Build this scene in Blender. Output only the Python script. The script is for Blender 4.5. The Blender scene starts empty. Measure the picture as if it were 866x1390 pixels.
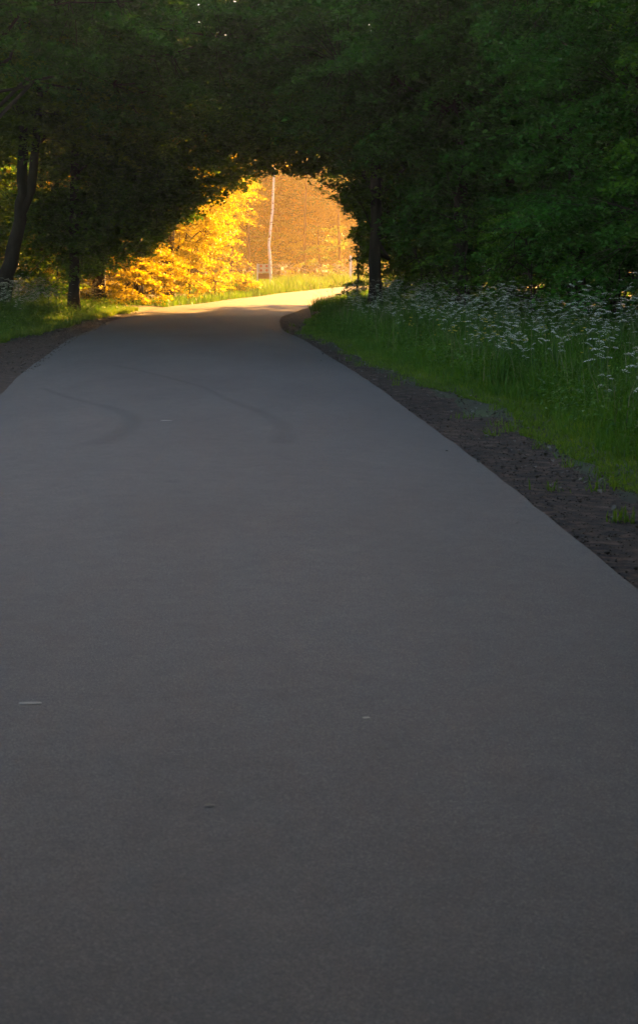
import bpy, math, random
import numpy as np
from math import sin, cos, pi, radians

# ------------------------------------------------------------------ basics
C = bpy.context.scene.collection
scene = bpy.context.scene
RNG = np.random.default_rng(11)
CAM_H = 1.62
FOC = 2600.0 / 1390.0            # focal length in frame heights


def tag(o, label=None, cat=None, group=None, kind=None):
    if label: o['label'] = label
    if cat: o['category'] = cat
    if group: o['group'] = group
    if kind: o['kind'] = kind
    return o


def empty(name, loc, rz=0.0):
    o = bpy.data.objects.new(name, None)
    C.objects.link(o)
    o.empty_display_size = 0.2
    o.location = loc
    o.rotation_euler = (0, 0, rz)
    return o


def link(name, me, m=None, parent=None, smooth=False):
    if m is not None:
        me.materials.append(m)
    o = bpy.data.objects.new(name, me)
    C.objects.link(o)
    if parent is not None:
        o.parent = parent
    if smooth:
        me.polygons.foreach_set('use_smooth', np.ones(len(me.polygons), dtype=bool))
    return o


def np_mesh(name, V, F):
    """V (n,3) float, F (m,k) int with constant k"""
    me = bpy.data.meshes.new(name)
    V = np.asarray(V, dtype=np.float32)
    F = np.asarray(F, dtype=np.int32)
    m, k = F.shape
    me.vertices.add(len(V))
    me.vertices.foreach_set('co', V.ravel())
    me.loops.add(m * k)
    me.loops.foreach_set('vertex_index', F.ravel())
    me.polygons.add(m)
    me.polygons.foreach_set('loop_start', np.arange(m, dtype=np.int32) * k)
    me.update(calc_edges=True)
    return me


class MB:
    """collects polygons of any size"""
    def __init__(s):
        s.v = []; s.f = []

    def box(s, x0, x1, y0, y1, z0, z1):
        b = len(s.v)
        s.v += [(x, y, z) for z in (z0, z1) for y in (y0, y1) for x in (x0, x1)]
        s.f += [(b, b+2, b+3, b+1), (b+4, b+5, b+7, b+6), (b, b+1, b+5, b+4),
                (b+2, b+6, b+7, b+3), (b, b+4, b+6, b+2), (b+1, b+3, b+7, b+5)]

    def tube(s, pts, rad, n=6, wob=0.0, rs=None):
        P = [np.array(p, float) for p in pts]
        b = len(s.v)
        for i, p in enumerate(P):
            d = P[min(i+1, len(P)-1)] - P[max(i-1, 0)]
            d = d / (np.linalg.norm(d) + 1e-9)
            up = np.array((0, 0, 1.0)) if abs(d[2]) < .9 else np.array((1.0, 0, 0))
            a = np.cross(d, up); a /= np.linalg.norm(a) + 1e-9
            c = np.cross(d, a)
            r = rad[i]
            for k in range(n):
                t = 2*pi*k/n
                rr = r * (1 + (wob * (rs.random()-.5) if rs is not None else 0))
                s.v.append(tuple(p + a*cos(t)*rr + c*sin(t)*rr))
        for i in range(len(P)-1):
            for k in range(n):
                s.f.append((b+i*n+k, b+i*n+(k+1) % n, b+(i+1)*n+(k+1) % n, b+(i+1)*n+k))
        s.f.append(tuple(b+k for k in range(n))[::-1])
        s.f.append(tuple(b+(len(P)-1)*n+k for k in range(n)))

    def mesh(s, name):
        me = bpy.data.meshes.new(name)
        me.from_pydata(s.v, [], s.f)
        me.update()
        return me

    def build(s, name, m, parent=None, smooth=False, bevel=0.0):
        o = link(name, s.mesh(name), m, parent, smooth)
        if bevel:
            md = o.modifiers.new('b', 'BEVEL'); md.width = bevel; md.segments = 2
        return o


# ------------------------------------------------------------------ materials
def new_mat(name):
    m = bpy.data.materials.new(name)
    m.use_nodes = True
    nt = m.node_tree
    nt.nodes.clear()
    out = nt.nodes.new('ShaderNodeOutputMaterial')
    return m, nt, out


def N(nt, typ, **kw):
    n = nt.nodes.new(typ)
    for k, v in kw.items():
        if k.startswith('i_'):
            n.inputs[k[2:].replace('_', ' ')].default_value = v
        else:
            setattr(n, k, v)
    return n


def ramp(nt, stops):
    r = nt.nodes.new('ShaderNodeValToRGB')
    el = r.color_ramp.elements
    while len(el) < len(stops):
        el.new(0.5)
    for e, (p, c) in zip(el, stops):
        e.position = p
        e.color = (c[0], c[1], c[2], 1)
    return r


def leaf_mat(name, dark, mid, light, trans=0.42, tcol=None, rough=0.5, spec=0.12, scale=0.9):
    m, nt, out = new_mat(name)
    L = nt.links.new
    geo = N(nt, 'ShaderNodeNewGeometry')
    tc = N(nt, 'ShaderNodeTexCoord')
    noi = N(nt, 'ShaderNodeTexNoise', i_Scale=scale, i_Detail=2.0)
    L(tc.outputs['Object'], noi.inputs['Vector'])
    add = N(nt, 'ShaderNodeMath', operation='MULTIPLY_ADD')
    L(geo.outputs['Random Per Island'], add.inputs[0])
    add.inputs[1].default_value = 0.55
    mul = N(nt, 'ShaderNodeMath', operation='MULTIPLY_ADD')
    L(noi.outputs['Fac'], mul.inputs[0]); mul.inputs[1].default_value = 1.3; mul.inputs[2].default_value = -0.42
    L(mul.outputs[0], add.inputs[2])
    r = ramp(nt, [(0.0, dark), (0.5, mid), (1.0, light)])
    L(add.outputs[0], r.inputs['Fac'])
    p = N(nt, 'ShaderNodeBsdfPrincipled')
    p.inputs['Roughness'].default_value = rough
    p.inputs['Specular IOR Level'].default_value = spec
    L(r.outputs['Color'], p.inputs['Base Color'])
    t = N(nt, 'ShaderNodeBsdfTranslucent')
    mx = N(nt, 'ShaderNodeMix', data_type='RGBA', blend_type='MULTIPLY')
    mx.inputs['Factor'].default_value = 1.0
    L(r.outputs['Color'], mx.inputs['A'])
    mx.inputs['B'].default_value = tcol or (2.2, 1.75, 0.5, 1)
    L(mx.outputs['Result'], t.inputs['Color'])
    s = N(nt, 'ShaderNodeMixShader'); s.inputs['Fac'].default_value = trans
    L(p.outputs[0], s.inputs[1]); L(t.outputs[0], s.inputs[2])
    L(s.outputs[0], out.inputs['Surface'])
    return m


def noise_mat(name, stops, scale=5.0, detail=6.0, rough=0.85, bump=0.3, bscale=None, spec=0.3, stretch=(1, 1, 1), coord='Object', bdist=0.02):
    m, nt, out = new_mat(name)
    L = nt.links.new
    tc = N(nt, 'ShaderNodeTexCoord')
    mp = N(nt, 'ShaderNodeMapping'); mp.inputs['Scale'].default_value = stretch
    L(tc.outputs[coord], mp.inputs['Vector'])
    n = N(nt, 'ShaderNodeTexNoise', i_Scale=scale, i_Detail=detail)
    L(mp.outputs[0], n.inputs['Vector'])
    r = ramp(nt, stops)
    L(n.outputs['Fac'], r.inputs['Fac'])
    p = N(nt, 'ShaderNodeBsdfPrincipled')
    p.inputs['Roughness'].default_value = rough
    p.inputs['Specular IOR Level'].default_value = spec
    L(r.outputs['Color'], p.inputs['Base Color'])
    if bump:
        n2 = N(nt, 'ShaderNodeTexNoise', i_Scale=bscale or scale*4, i_Detail=6.0)
        L(mp.outputs[0], n2.inputs['Vector'])
        b = N(nt, 'ShaderNodeBump', i_Strength=bump, i_Distance=bdist)
        L(n2.outputs['Fac'], b.inputs['Height'])
        L(b.outputs[0], p.inputs['Normal'])
    L(p.outputs[0], out.inputs['Surface'])
    return m


def asphalt_mat():
    m, nt, out = new_mat('asphalt')
    L = nt.links.new
    tc = N(nt, 'ShaderNodeTexCoord')
    big = N(nt, 'ShaderNodeTexNoise', i_Scale=0.55, i_Detail=4.0, i_Roughness=0.6)
    mpb = N(nt, 'ShaderNodeMapping'); mpb.inputs['Scale'].default_value = (1.2, 0.35, 1)
    L(tc.outputs['Object'], mpb.inputs['Vector']); L(mpb.outputs[0], big.inputs['Vector'])
    mid = N(nt, 'ShaderNodeTexNoise', i_Scale=7.0, i_Detail=5.0, i_Roughness=0.65)
    L(tc.outputs['Object'], mid.inputs['Vector'])
    agg = N(nt, 'ShaderNodeTexVoronoi', i_Scale=230.0)
    L(tc.outputs['Object'], agg.inputs['Vector'])
    fin = N(nt, 'ShaderNodeTexNoise', i_Scale=60.0, i_Detail=3.0, i_Roughness=0.8)
    L(tc.outputs['Object'], fin.inputs['Vector'])
    r0 = ramp(nt, [(0.3, (0.049, 0.0470, 0.0425)), (0.7, (0.076, 0.0730, 0.0660))])
    L(big.outputs['Fac'], r0.inputs['Fac'])
    r1 = ramp(nt, [(0.25, (0.80, 0.80, 0.80)), (0.75, (1.18, 1.17, 1.15))])
    L(mid.outputs['Fac'], r1.inputs['Fac'])
    m1 = N(nt, 'ShaderNodeMix', data_type='RGBA', blend_type='MULTIPLY'); m1.inputs['Factor'].default_value = 1
    L(r0.outputs[0], m1.inputs['A']); L(r1.outputs[0], m1.inputs['B'])
    # individual stones, grey, brownish and pale
    r2 = ramp(nt, [(0.0, (0.45, 0.45, 0.47)), (0.45, (0.92, 0.92, 0.94)), (0.8, (1.15, 1.12, 1.06)), (1.0, (2.1, 2.0, 1.85))])
    sep = N(nt, 'ShaderNodeSeparateColor')
    L(agg.outputs['Color'], sep.inputs[0]); L(sep.outputs[0], r2.inputs['Fac'])
    m2 = N(nt, 'ShaderNodeMix', data_type='RGBA', blend_type='MULTIPLY'); m2.inputs['Factor'].default_value = 0.95
    L(m1.outputs['Result'], m2.inputs['A']); L(r2.outputs[0], m2.inputs['B'])
    # a few darker drip stains
    st = N(nt, 'ShaderNodeTexNoise', i_Scale=2.3, i_Detail=6.0, i_Roughness=0.7)
    L(tc.outputs['Object'], st.inputs['Vector'])
    r3 = ramp(nt, [(0.60, (1, 1, 1)), (0.72, (0.78, 0.78, 0.78))])
    L(st.outputs['Fac'], r3.inputs['Fac'])
    m3 = N(nt, 'ShaderNodeMix', data_type='RGBA', blend_type='MULTIPLY'); m3.inputs['Factor'].default_value = 1
    L(m2.outputs['Result'], m3.inputs['A']); L(r3.outputs[0], m3.inputs['B'])
    p = N(nt, 'ShaderNodeBsdfPrincipled')
    p.inputs['Roughness'].default_value = 0.74
    p.inputs['Specular IOR Level'].default_value = 0.38
    L(m3.outputs['Result'], p.inputs['Base Color'])
    b = N(nt, 'ShaderNodeBump', i_Strength=0.55, i_Distance=0.004)
    ad = N(nt, 'ShaderNodeMath', operation='ADD')
    L(agg.outputs['Distance'], ad.inputs[0]); L(fin.outputs['Fac'], ad.inputs[1])
    L(ad.outputs[0], b.inputs['Height']); L(b.outputs[0], p.inputs['Normal'])
    L(p.outputs[0], out.inputs['Surface'])
    return m


def seam_mat():
    """bitumen smear that fades out towards its ragged edges (UV across)"""
    m, nt, out = new_mat('bitumen')
    L = nt.links.new
    tc = N(nt, 'ShaderNodeTexCoord')
    uv = N(nt, 'ShaderNodeUVMap')
    sx = N(nt, 'ShaderNodeSeparateXYZ'); L(uv.outputs[0], sx.inputs[0])
    # 4*u*(1-u) * 4v(1-v)
    om = N(nt, 'ShaderNodeMath', operation='SUBTRACT'); om.inputs[0].default_value = 1; L(sx.outputs[0], om.inputs[1])
    mu = N(nt, 'ShaderNodeMath', operation='MULTIPLY'); L(sx.outputs[0], mu.inputs[0]); L(om.outputs[0], mu.inputs[1])
    n = N(nt, 'ShaderNodeTexNoise', i_Scale=14.0, i_Detail=6.0, i_Roughness=0.75)
    L(tc.outputs['Object'], n.inputs['Vector'])
    mm = N(nt, 'ShaderNodeMath', operation='MULTIPLY'); L(mu.outputs[0], mm.inputs[0]); L(n.outputs['Fac'], mm.inputs[1])
    k = N(nt, 'ShaderNodeMath', operation='MULTIPLY', use_clamp=True); L(mm.outputs[0], k.inputs[0]); k.inputs[1].default_value = 0.95
    p = N(nt, 'ShaderNodeBsdfPrincipled')
    p.inputs['Base Color'].default_value = (0.03, 0.03, 0.032, 1)
    p.inputs['Roughness'].default_value = 0.7
    t = N(nt, 'ShaderNodeBsdfTransparent')
    s = N(nt, 'ShaderNodeMixShader')
    L(k.outputs[0], s.inputs['Fac']); L(t.outputs[0], s.inputs[1]); L(p.outputs[0], s.inputs[2])
    L(s.outputs[0], out.inputs['Surface'])
    return m


M = {}
M['asphalt'] = asphalt_mat()
M['bitumen'] = seam_mat()
M['soil'] = noise_mat('forest_soil', [(0.3, (0.022, 0.020, 0.012)), (0.55, (0.035, 0.045, 0.016)), (0.75, (0.05, 0.075, 0.02))], scale=1.3, rough=0.95, bump=0.6, bscale=25)
M['gravel'] = noise_mat('dark_gravel', [(0.30, (0.010, 0.0075, 0.006)), (0.5, (0.040, 0.024, 0.015)), (0.62, (0.085, 0.050, 0.032)), (0.8, (0.16, 0.11, 0.08))], scale=9, detail=10, rough=0.95, bump=1.0, bscale=45, bdist=0.03)
M['stone'] = noise_mat('grit_stone', [(0.3, (0.030, 0.023, 0.018)), (0.7, (0.12, 0.090, 0.068))], scale=1.7, rough=0.9, bump=0.0)
M['bark'] = noise_mat('bark', [(0.3, (0.010, 0.008, 0.006)), (0.7, (0.034, 0.027, 0.020))], scale=9, stretch=(1, 1, 0.25), bump=0.8, bscale=22, rough=0.95)
M['twig'] = noise_mat('twig_bark', [(0.3, (0.022, 0.017, 0.012)), (0.7, (0.05, 0.038, 0.026))], scale=6, bump=0, rough=0.9)
M['birch'] = noise_mat('birch_bark', [(0.36, (0.05, 0.045, 0.04)), (0.43, (0.75, 0.71, 0.66)), (0.8, (0.85, 0.82, 0.78))], scale=5, stretch=(1, 1, 2.4), bump=0.2, rough=0.7)
M['leaf'] = leaf_mat('beech_leaf', (0.018, 0.060, 0.007), (0.050, 0.150, 0.013), (0.135, 0.30, 0.022))
M['leaf_cool'] = leaf_mat('oak_leaf', (0.016, 0.060, 0.010), (0.042, 0.145, 0.020), (0.105, 0.28, 0.045), tcol=(1.6, 1.7, 0.6, 1))
M['leaf_lush'] = leaf_mat('hazel_leaf', (0.035, 0.090, 0.008), (0.095, 0.20, 0.016), (0.20, 0.34, 0.026), trans=0.48)
M['leaf_sunlit'] = leaf_mat('sunlit_leaf', (0.15, 0.15, 0.007), (0.29, 0.275, 0.010), (0.44, 0.40, 0.018), trans=0.5)  # bright yellow of sunlit foliage put into the leaf colour
M['grass'] = leaf_mat('grass_blade', (0.028, 0.075, 0.010), (0.060, 0.140, 0.018), (0.12, 0.22, 0.03), trans=0.35, tcol=(1.8, 1.7, 0.5, 1), scale=0.7)
M['grass_fresh'] = leaf_mat('fresh_grass_blade', (0.040, 0.090, 0.012), (0.075, 0.150, 0.018), (0.14, 0.22, 0.03), trans=0.4, scale=1.1)
M['straw'] = noise_mat('straw', [(0.3, (0.14, 0.15, 0.06)), (0.7, (0.26, 0.24, 0.12))], scale=5, bump=0)
M['stem'] = noise_mat('green_stem', [(0.3, (0.05, 0.10, 0.03)), (0.7, (0.08, 0.14, 0.04))], scale=5, bump=0)
M['umbel'] = noise_mat('umbel_white', [(0.3, (0.54, 0.51, 0.37)), (0.7, (0.68, 0.64, 0.47))], scale=30, bump=0, rough=0.8)
M['yellow'] = noise_mat('petal_yellow', [(0.3, (0.70, 0.50, 0.02)), (0.7, (0.80, 0.62, 0.03))], scale=30, bump=0, rough=0.35)
M['board'] = noise_mat('weathered_board', [(0.3, (0.42, 0.38, 0.34)), (0.7, (0.60, 0.56, 0.50))], scale=7, stretch=(1, 1, 4), bump=0.2)
M['roundel'] = noise_mat('faded_red_print', [(0.3, (0.42, 0.07, 0.025)), (0.7, (0.52, 0.11, 0.04))], scale=9, bump=0, rough=0.6)
M['brown'] = noise_mat('brown_panel', [(0.3, (0.16, 0.06, 0.03)), (0.7, (0.24, 0.10, 0.045))], scale=9, bump=0.1)
M['white_paint'] = noise_mat('white_paint', [(0.3, (0.66, 0.65, 0.62)), (0.7, (0.80, 0.79, 0.76))], scale=9, bump=0.1, rough=0.6)
M['drab'] = noise_mat('dry_leaf', [(0.3, (0.10, 0.09, 0.07)), (0.7, (0.16, 0.14, 0.11))], scale=20, bump=0.1)
M['cream_leaf'] = noise_mat('faded_leaf', [(0.3, (0.24, 0.235, 0.20)), (0.7, (0.34, 0.33, 0.28))], scale=20, bump=0.1)

# ------------------------------------------------------------------ road course (metres; the camera stands at 0,0)
R_EDGE = [(-60, 4.4), (-30, 3.3), (-10, 2.4), (0, 1.95), (4, 1.78), (9.2, 1.53), (13.5, 1.31), (18, 1.08), (21.8, .81), (25, .56),
          (29, .28), (33, -.04), (37, -.38), (41, -.72), (44.5, -.90), (48, -.97), (51, -.93), (54, -.72), (58, -.30),
          (62, .12), (66, .50), (71, .92), (76, 1.40), (82, 2.4), (88, 4.2), (92, 6.6), (95, 10), (97, 16), (98, 25), (99, 60)]
L_EDGE = [(-60, -0.2), (-30, -1.3), (-10, -2.2), (0, -2.62), (4, -2.77), (9.2, -3.0), (13.5, -3.2), (18, -3.43), (21.8, -3.64), (25, -3.92),
          (29, -4.25), (33, -4.52), (37, -4.76), (41, -4.95), (44.5, -5.04), (48, -5.08), (51, -5.05), (54, -4.95), (58, -4.68),
          (63, -4.2), (70, -3.2), (79, -1.9), (88, -.5), (94, .5), (99, 1.6), (102.5, 3.8), (104.5, 8), (105, 15), (105, 25), (105, 60)]


def cr(pts, sub):
    P = np.array([(x, y) for y, x in pts], float)
    out = []
    n = len(P)
    for i in range(n-1):
        p0, p1, p2, p3 = P[max(i-1, 0)], P[i], P[i+1], P[min(i+2, n-1)]
        for k in range(sub):
            t = k/sub
            out.append(.5*((2*p1)+(-p0+p2)*t+(2*p0-5*p1+4*p2-p3)*t*t+(-p0+3*p1-3*p2+p3)*t**3))
    out.append(P[-1])
    return np.array(out)


RE = cr(R_EDGE, 10)
LE = cr(L_EDGE, 10)
_iy = np.array([p[0] for p in R_EDGE]); _ix = np.array([p[1] for p in R_EDGE])
_jy = np.array([p[0] for p in L_EDGE]); _jx = np.array([p[1] for p in L_EDGE])


def xr(y): return np.interp(y, _iy, _ix)
def xl(y): return np.interp(y, _jy, _jx)


SR = [(-30, 5.0), (0, 3.1), (8, 2.62), (12.6, 2.30), (13.5, 2.20), (15.4, 2.10), (18, 2.02), (19.8, 2.08), (21.0, 2.0), (22, 1.8), (23.9, 1.32),
      (25.4, 1.22), (30, .74), (34, .42), (39.7, -.14), (43, -.28), (47, -.26), (52, -.06), (56, .22), (62, .62), (68, 1.1), (76, 2.0)]
SL = [(-30, -3.5), (0, -4.6), (18, -5.3), (27, -5.75), (35.4, -5.95), (40, -5.95), (45.8, -5.85), (52.6, -5.65), (58, -5.3), (66, -4.3), (74, -3.1), (80, -2.2)]


def sr(y): return np.interp(y, [p[0] for p in SR], [p[1] for p in SR])
def sl(y): return np.interp(y, [p[0] for p in SL], [p[1] for p in SL])


def H(x, y):
    """gentle rise and fall of the lane"""
    x = np.asarray(x, float); y = np.asarray(y, float)
    w = np.clip((y-6)/10, 0, 1)*np.clip((95-y)/30, 0, 1)
    z = w*(0.018*np.sin(y*.55+.6)+0.012*np.sin(y*.23+1.0))
    # verges bank up a little away from the road
    d = np.where(x > 0, x-sr(y), sl(y)-x)
    z = z + 0.20*np.clip(d/6.0, 0, 1)*np.clip((90-y)/20, 0, 1)
    return z


def strip(A, B, cols, zoff, name, jit=0.0, seed=0, dz=None):
    n = len(A); rs = np.random.default_rng(seed)
    t = np.linspace(0, 1, cols)
    X = A[:, None, 0]*(1-t)+B[:, None, 0]*t
    Y = A[:, None, 1]*(1-t)+B[:, None, 1]*t
    Z = H(X, Y)+zoff
    if dz is not None:
        Z = Z+dz(X, Y, t[None, :]+0*X, rs)
    V = np.stack([X, Y, Z], -1).reshape(-1, 3)
    i = np.arange(n-1)[:, None]*cols+np.arange(cols-1)[None, :]
    i = i.ravel()
    F = np.stack([i, i+1, i+1+cols, i+cols], -1)
    return np_mesh(name, V, F)


# ---- ground sheet to the horizon
def axis(fine0, fine1, step, far):
    a = list(np.arange(fine0, fine1+1e-6, step))
    v, s = fine1, step
    while v < far:
        s *= 1.5; v += s; a.append(v)
    v, s = fine0, step
    b = []
    while v > -far:
        s *= 1.5; v -= s; b.append(v)
    return np.array(b[::-1]+a)


gx = axis(-16, 16, .3, 1200); gy = axis(-8, 125, .4, 1200)
GX, GY = np.meshgrid(gx, gy, indexing='xy')
dr = np.minimum(GX-sl(GY), sr(GY)-GX)              # >0 inside road+shoulder band
GZ = H(GX, GY)-0.05*np.clip((dr+.1)/.5, 0, 1)-0.10*((np.clip((dr-.3)/.3, 0, 1)))
nb = 0.03*np.sin(GX*2.1+GY*1.3)*np.sin(GY*1.7-GX*.6)
GZ += nb*np.clip(-dr, 0, 1)
W_ = len(gx)
ii = (np.arange(len(gy)-1)[:, None]*W_+np.arange(W_-1)[None, :]).ravel()
g = link('ground', np_mesh('ground', np.stack([GX, GY, GZ], -1).reshape(-1, 3), np.stack([ii, ii+1, ii+1+W_, ii+W_], -1)), M['soil'], smooth=True)
tag(g, kind='structure')


def GH(x, y):
    x = np.asarray(x, float); y = np.asarray(y, float)
    return H(x, y)


# ---- road
rs_ = np.random.default_rng(3)
RE2 = RE.copy(); RE2[:, 0] += rs_.normal(0, .005, len(RE))
LE2 = LE.copy(); LE2[:, 0] += rs_.normal(0, .005, len(LE))
rd = link('road', strip(LE2, RE2, 13, 0.02, 'road', dz=lambda X, Y, T, r: 0.035*(1-(2*T-1)**2)), M['asphalt'], smooth=True)
tag(rd, kind='structure')
LS = [(15.9, 0.96), (16.9, 0.86), (18.4, .84), (19.6, .94), (20.6, 1.12), (21.3, 1.6)]


def smear(pts, w0, w1, name):
    P = cr([(y, x) for x, y in pts], 10)
    n = len(P)
    d = np.gradient(P, axis=0); d /= np.linalg.norm(d, axis=1)[:, None]
    nn = np.stack([-d[:, 1], d[:, 0]], -1)
    w = np.linspace(w0, w1, n)[:, None]*.5
    A = P+nn*w; B = P-nn*w
    def road_z(q):
        t = (q[:, 0]-xl(q[:, 1]))/(xr(q[:, 1])-xl(q[:, 1]))
        return H(q[:, 0], q[:, 1])+0.02+0.035*(1-(2*t-1)**2)+.004
    V = np.concatenate([np.c_[A, road_z(A)], np.c_[B, road_z(B)]])
    i = np.arange(n-1)
    me = np_mesh(name, V, np.stack([i, i+n, i+n+1, i+1], -1))
    uvl = me.uv_layers.new(name='UVMap')
    vi = np.empty(len(me.loops), np.int32); me.loops.foreach_get('vertex_index', vi)
    uv = np.where((vi < n)[:, None], [0, 0], [1, 0]).astype(np.float32)
    vv = (vi % n)/(n-1)
    uv[:, 1] = vv
    uvl.data.foreach_set('uv', uv.ravel())
    o = link(name, me, M['bitumen'])
    tag(o, kind='structure')
    return o


# two curved dark scuffs left by turning wheels
smear([(-1.86, 16.0), (-1.77, 17.2), (-1.80, 18.6), (-2.1, 19.8), (-2.75, 21.3), (-3.3, 22.8)], .34, .10, 'road_scuff')
smear([(-.30, 16.1), (-.31, 17.0), (-.38, 18.3), (-.62, 19.6), (-.95, 20.8), (-1.35, 22.6)], .30, .10, 'road_scuff')
smear([(-1.35, 22.6), (-2.0, 24.5), (-2.9, 27.2)], .12, .10, 'road_scuff')


# ---- shoulders of dark grit
def sh_z(X, Y, T, r):
    z = 0.012*r.random(X.shape)*np.sin(T*pi)-0.03*np.sin(T*pi)-.004
    z += 0
    hol = np.exp(-((Y-20.9)/1.1)**2)*np.exp(-((X-1.45)/.6)**2)
    return z-0.06*hol


ys = np.concatenate([np.arange(-30, 0, 1.0), np.arange(0, 30, .12), np.arange(30, 79, .3)])
r4 = np.random.default_rng(8)
def rag(y, a):
    return a*(np.sin(y*3.1)*.5+np.sin(y*1.27+1)*.6+np.sin(y*7.3)*.25)
A = np.stack([xr(ys)-.10, ys], -1); B = np.stack([sr(ys)+rag(ys, .07)+.22, ys], -1)
o = link('gravel_shoulder', strip(A, B, 16, -0.004, 'gravel_shoulder', dz=sh_z, seed=2), M['gravel'], smooth=False)
tag(o, kind='structure')
A = np.stack([sl(ys)+rag(ys+5, .08)-.22, ys], -1); B = np.stack([xl(ys)+.10, ys], -1)
o = link('gravel_shoulder', strip(A, B, 16, -0.004, 'gravel_shoulder', dz=sh_z, seed=5), M['gravel'], smooth=False)
tag(o, kind='structure')

# loose stones on the shoulders (stuff)
def stones(n, yr, side, seed, name, smin=.008, smax=.028):
    r = np.random.default_rng(seed)
    y = r.uniform(*yr, n)**1.0
    if side > 0:
        a, b = xr(y)-(.12 if smax < .01 else .0), (xr(y)+.25 if smax < .01 else sr(y)+.1)
    else:
        a, b = sl(y)-.1, xl(y)+.12
    t = r.random(n)
    x = a+(b-a)*t
    s = r.uniform(smin, smax, n)*(1+1.2*(r.random(n) > .97))
    base = np.array([(1, 0, 0), (-1, 0, 0), (0, 1, 0), (0, -1, 0), (0, 0, .6), (0, 0, -.6)])
    F0 = np.array([(0, 2, 4), (2, 1, 4), (1, 3, 4), (3, 0, 4), (2, 0, 5), (1, 2, 5), (3, 1, 5), (0, 3, 5)])
    ang = r.random(n)*2*pi
    V = base[None]*(s[:, None, None]*r.uniform(.6, 1.2, (n, 6, 1)))
    X = V[..., 0]*np.cos(ang)[:, None]-V[..., 1]*np.sin(ang)[:, None]+x[:, None]
    Y = V[..., 0]*np.sin(ang)[:, None]+V[..., 1]*np.cos(ang)[:, None]+y[:, None]
    onroad = (x < xr(y)) & (x > xl(y))
    z0 = H(x, y)+np.where(onroad, .026, 0.002)
    if side > 0:
        z0 -= np.where(onroad, 0, .05*np.exp(-((y-20.9)/1.1)**2)*np.exp(-((x-1.45)/.6)**2))
    Z = V[..., 2]+z0[:, None]
    V = np.stack([X, Y, Z], -1).reshape(-1, 3)
    F = (F0[None]+(np.arange(n)*6)[:, None, None]).reshape(-1, 3)
    o = link(name, np_mesh(name, V, F), M['stone'])
    tag(o, kind='stuff')


stones(9000, (4, 40), 1, 21, 'loose_grit', .004, .012)
stones(3000, (26, 55), -1, 22, 'loose_grit', .006, .018)

# ------------------------------------------------------------------ foliage
def leaf_cloud(cen, nrm_tilt, size, r, outward=None, hang=0.0, aspect=.58):
    """cen (n,3) leaf centres -> diamond leaves with a soft fold"""
    n = len(cen)
    az = r.random(n)*2*pi
    tilt = np.abs(r.normal(0, nrm_tilt, n))+hang
    ta = r.random(n)*2*pi
    nx, ny, nz = np.sin(tilt)*np.cos(ta), np.sin(tilt)*np.sin(ta), np.cos(tilt)
    nrm = np.stack([nx, ny, nz], -1)
    d = np.stack([np.cos(az), np.sin(az), np.zeros(n)], -1)
    d -= nrm*(d*nrm).sum(1, keepdims=True)
    d /= np.linalg.norm(d, axis=1, keepdims=True)
    s = np.cross(nrm, d)
    L_ = (size*r.uniform(.65, 1.25, n))[:, None]
    Wd = L_*aspect*.5
    up = nrm*L_*.12
    v0 = cen-d*L_*.5
    v2 = cen+d*L_*.5-up
    v1 = cen+s*Wd+up-d*L_*.06
    v3 = cen-s*Wd+up-d*L_*.06
    V = np.stack([v0, v1, v2, v3], 1).reshape(-1, 3)
    F = np.arange(n*4).reshape(-1, 4)
    return V, F


TC = -1.70


def tunnel_clear(p):
    """True where traffic and trimming keep the lane free of leaves"""
    x, y, z = p[:, 0], p[:, 1], p[:, 2]
    k = 1+np.clip(60-y, 0, 40)*.012
    u = (x-np.where(y < 62, TC, TC+(y-62)*.12))/k
    zz = z/(1+np.clip(60-y, 0, 40)*.007)
    # section of the leaf arch: offset from its axis -> clear height
    U = np.array([-6.4, -5.4, -4.6, -3.6, -2.75, -2.0, -1.35, -.45, .45, 1.25, 2.0, 2.45, 2.75, 2.95])
    Zc = np.array([0.0, .42, .75, 1.15, 1.60, 2.45, 3.0, 3.75, 3.85, 3.75, 3.1, 2.6, 1.8, 0.0])
    hc = np.interp(u, U, Zc, left=-1, right=-1)
    a = (y < 66) & (y > 34) & (zz < hc)
    # before the wood closes over, the space above the lane is open
    xr_, xl_ = xr(y), xl(y)
    w = 2.2+np.clip(z-2, 0, 4)*.15
    b = (y <= 34) & (x < xr_+2.6) & (x > xl_-2.6) & (z < 9)
    c = (y >= 62) & (x < xr_+1.4) & (x > xl_-0.25) & (z < 4.6)
    return a | b | c


def spray_leaves(sc, r, per, rad, flat=.16, size=.1, tilt=.55, center=None):
    """sc (m,3) spray centres; flattened drooping sprays"""
    m = len(sc)
    c = np.repeat(sc, per, 0)
    n = m*per
    R_ = np.repeat(r.uniform(.6, 1.25, m)*rad, per)
    a = r.random(n)*2*pi
    q = np.sqrt(r.random(n))
    # each spray stretched along its own direction and tilted
    d = np.repeat(r.random(m)*2*pi, per) if center is None else np.repeat(np.arctan2(sc[:, 1]-center[1], sc[:, 0]-center[0])+r.normal(0, .7, m), per)
    lx = np.cos(a)*q*R_*1.25; ly = np.sin(a)*q*R_*.7
    X = lx*np.cos(d)-ly*np.sin(d); Y = lx*np.sin(d)+ly*np.cos(d)
    droop = np.repeat(r.uniform(.0, .5, m), per)
    Z = -droop*lx-.25*q*q*R_+r.normal(0, flat*rad, n)
    return c+np.stack([X, Y, Z], -1)


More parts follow.
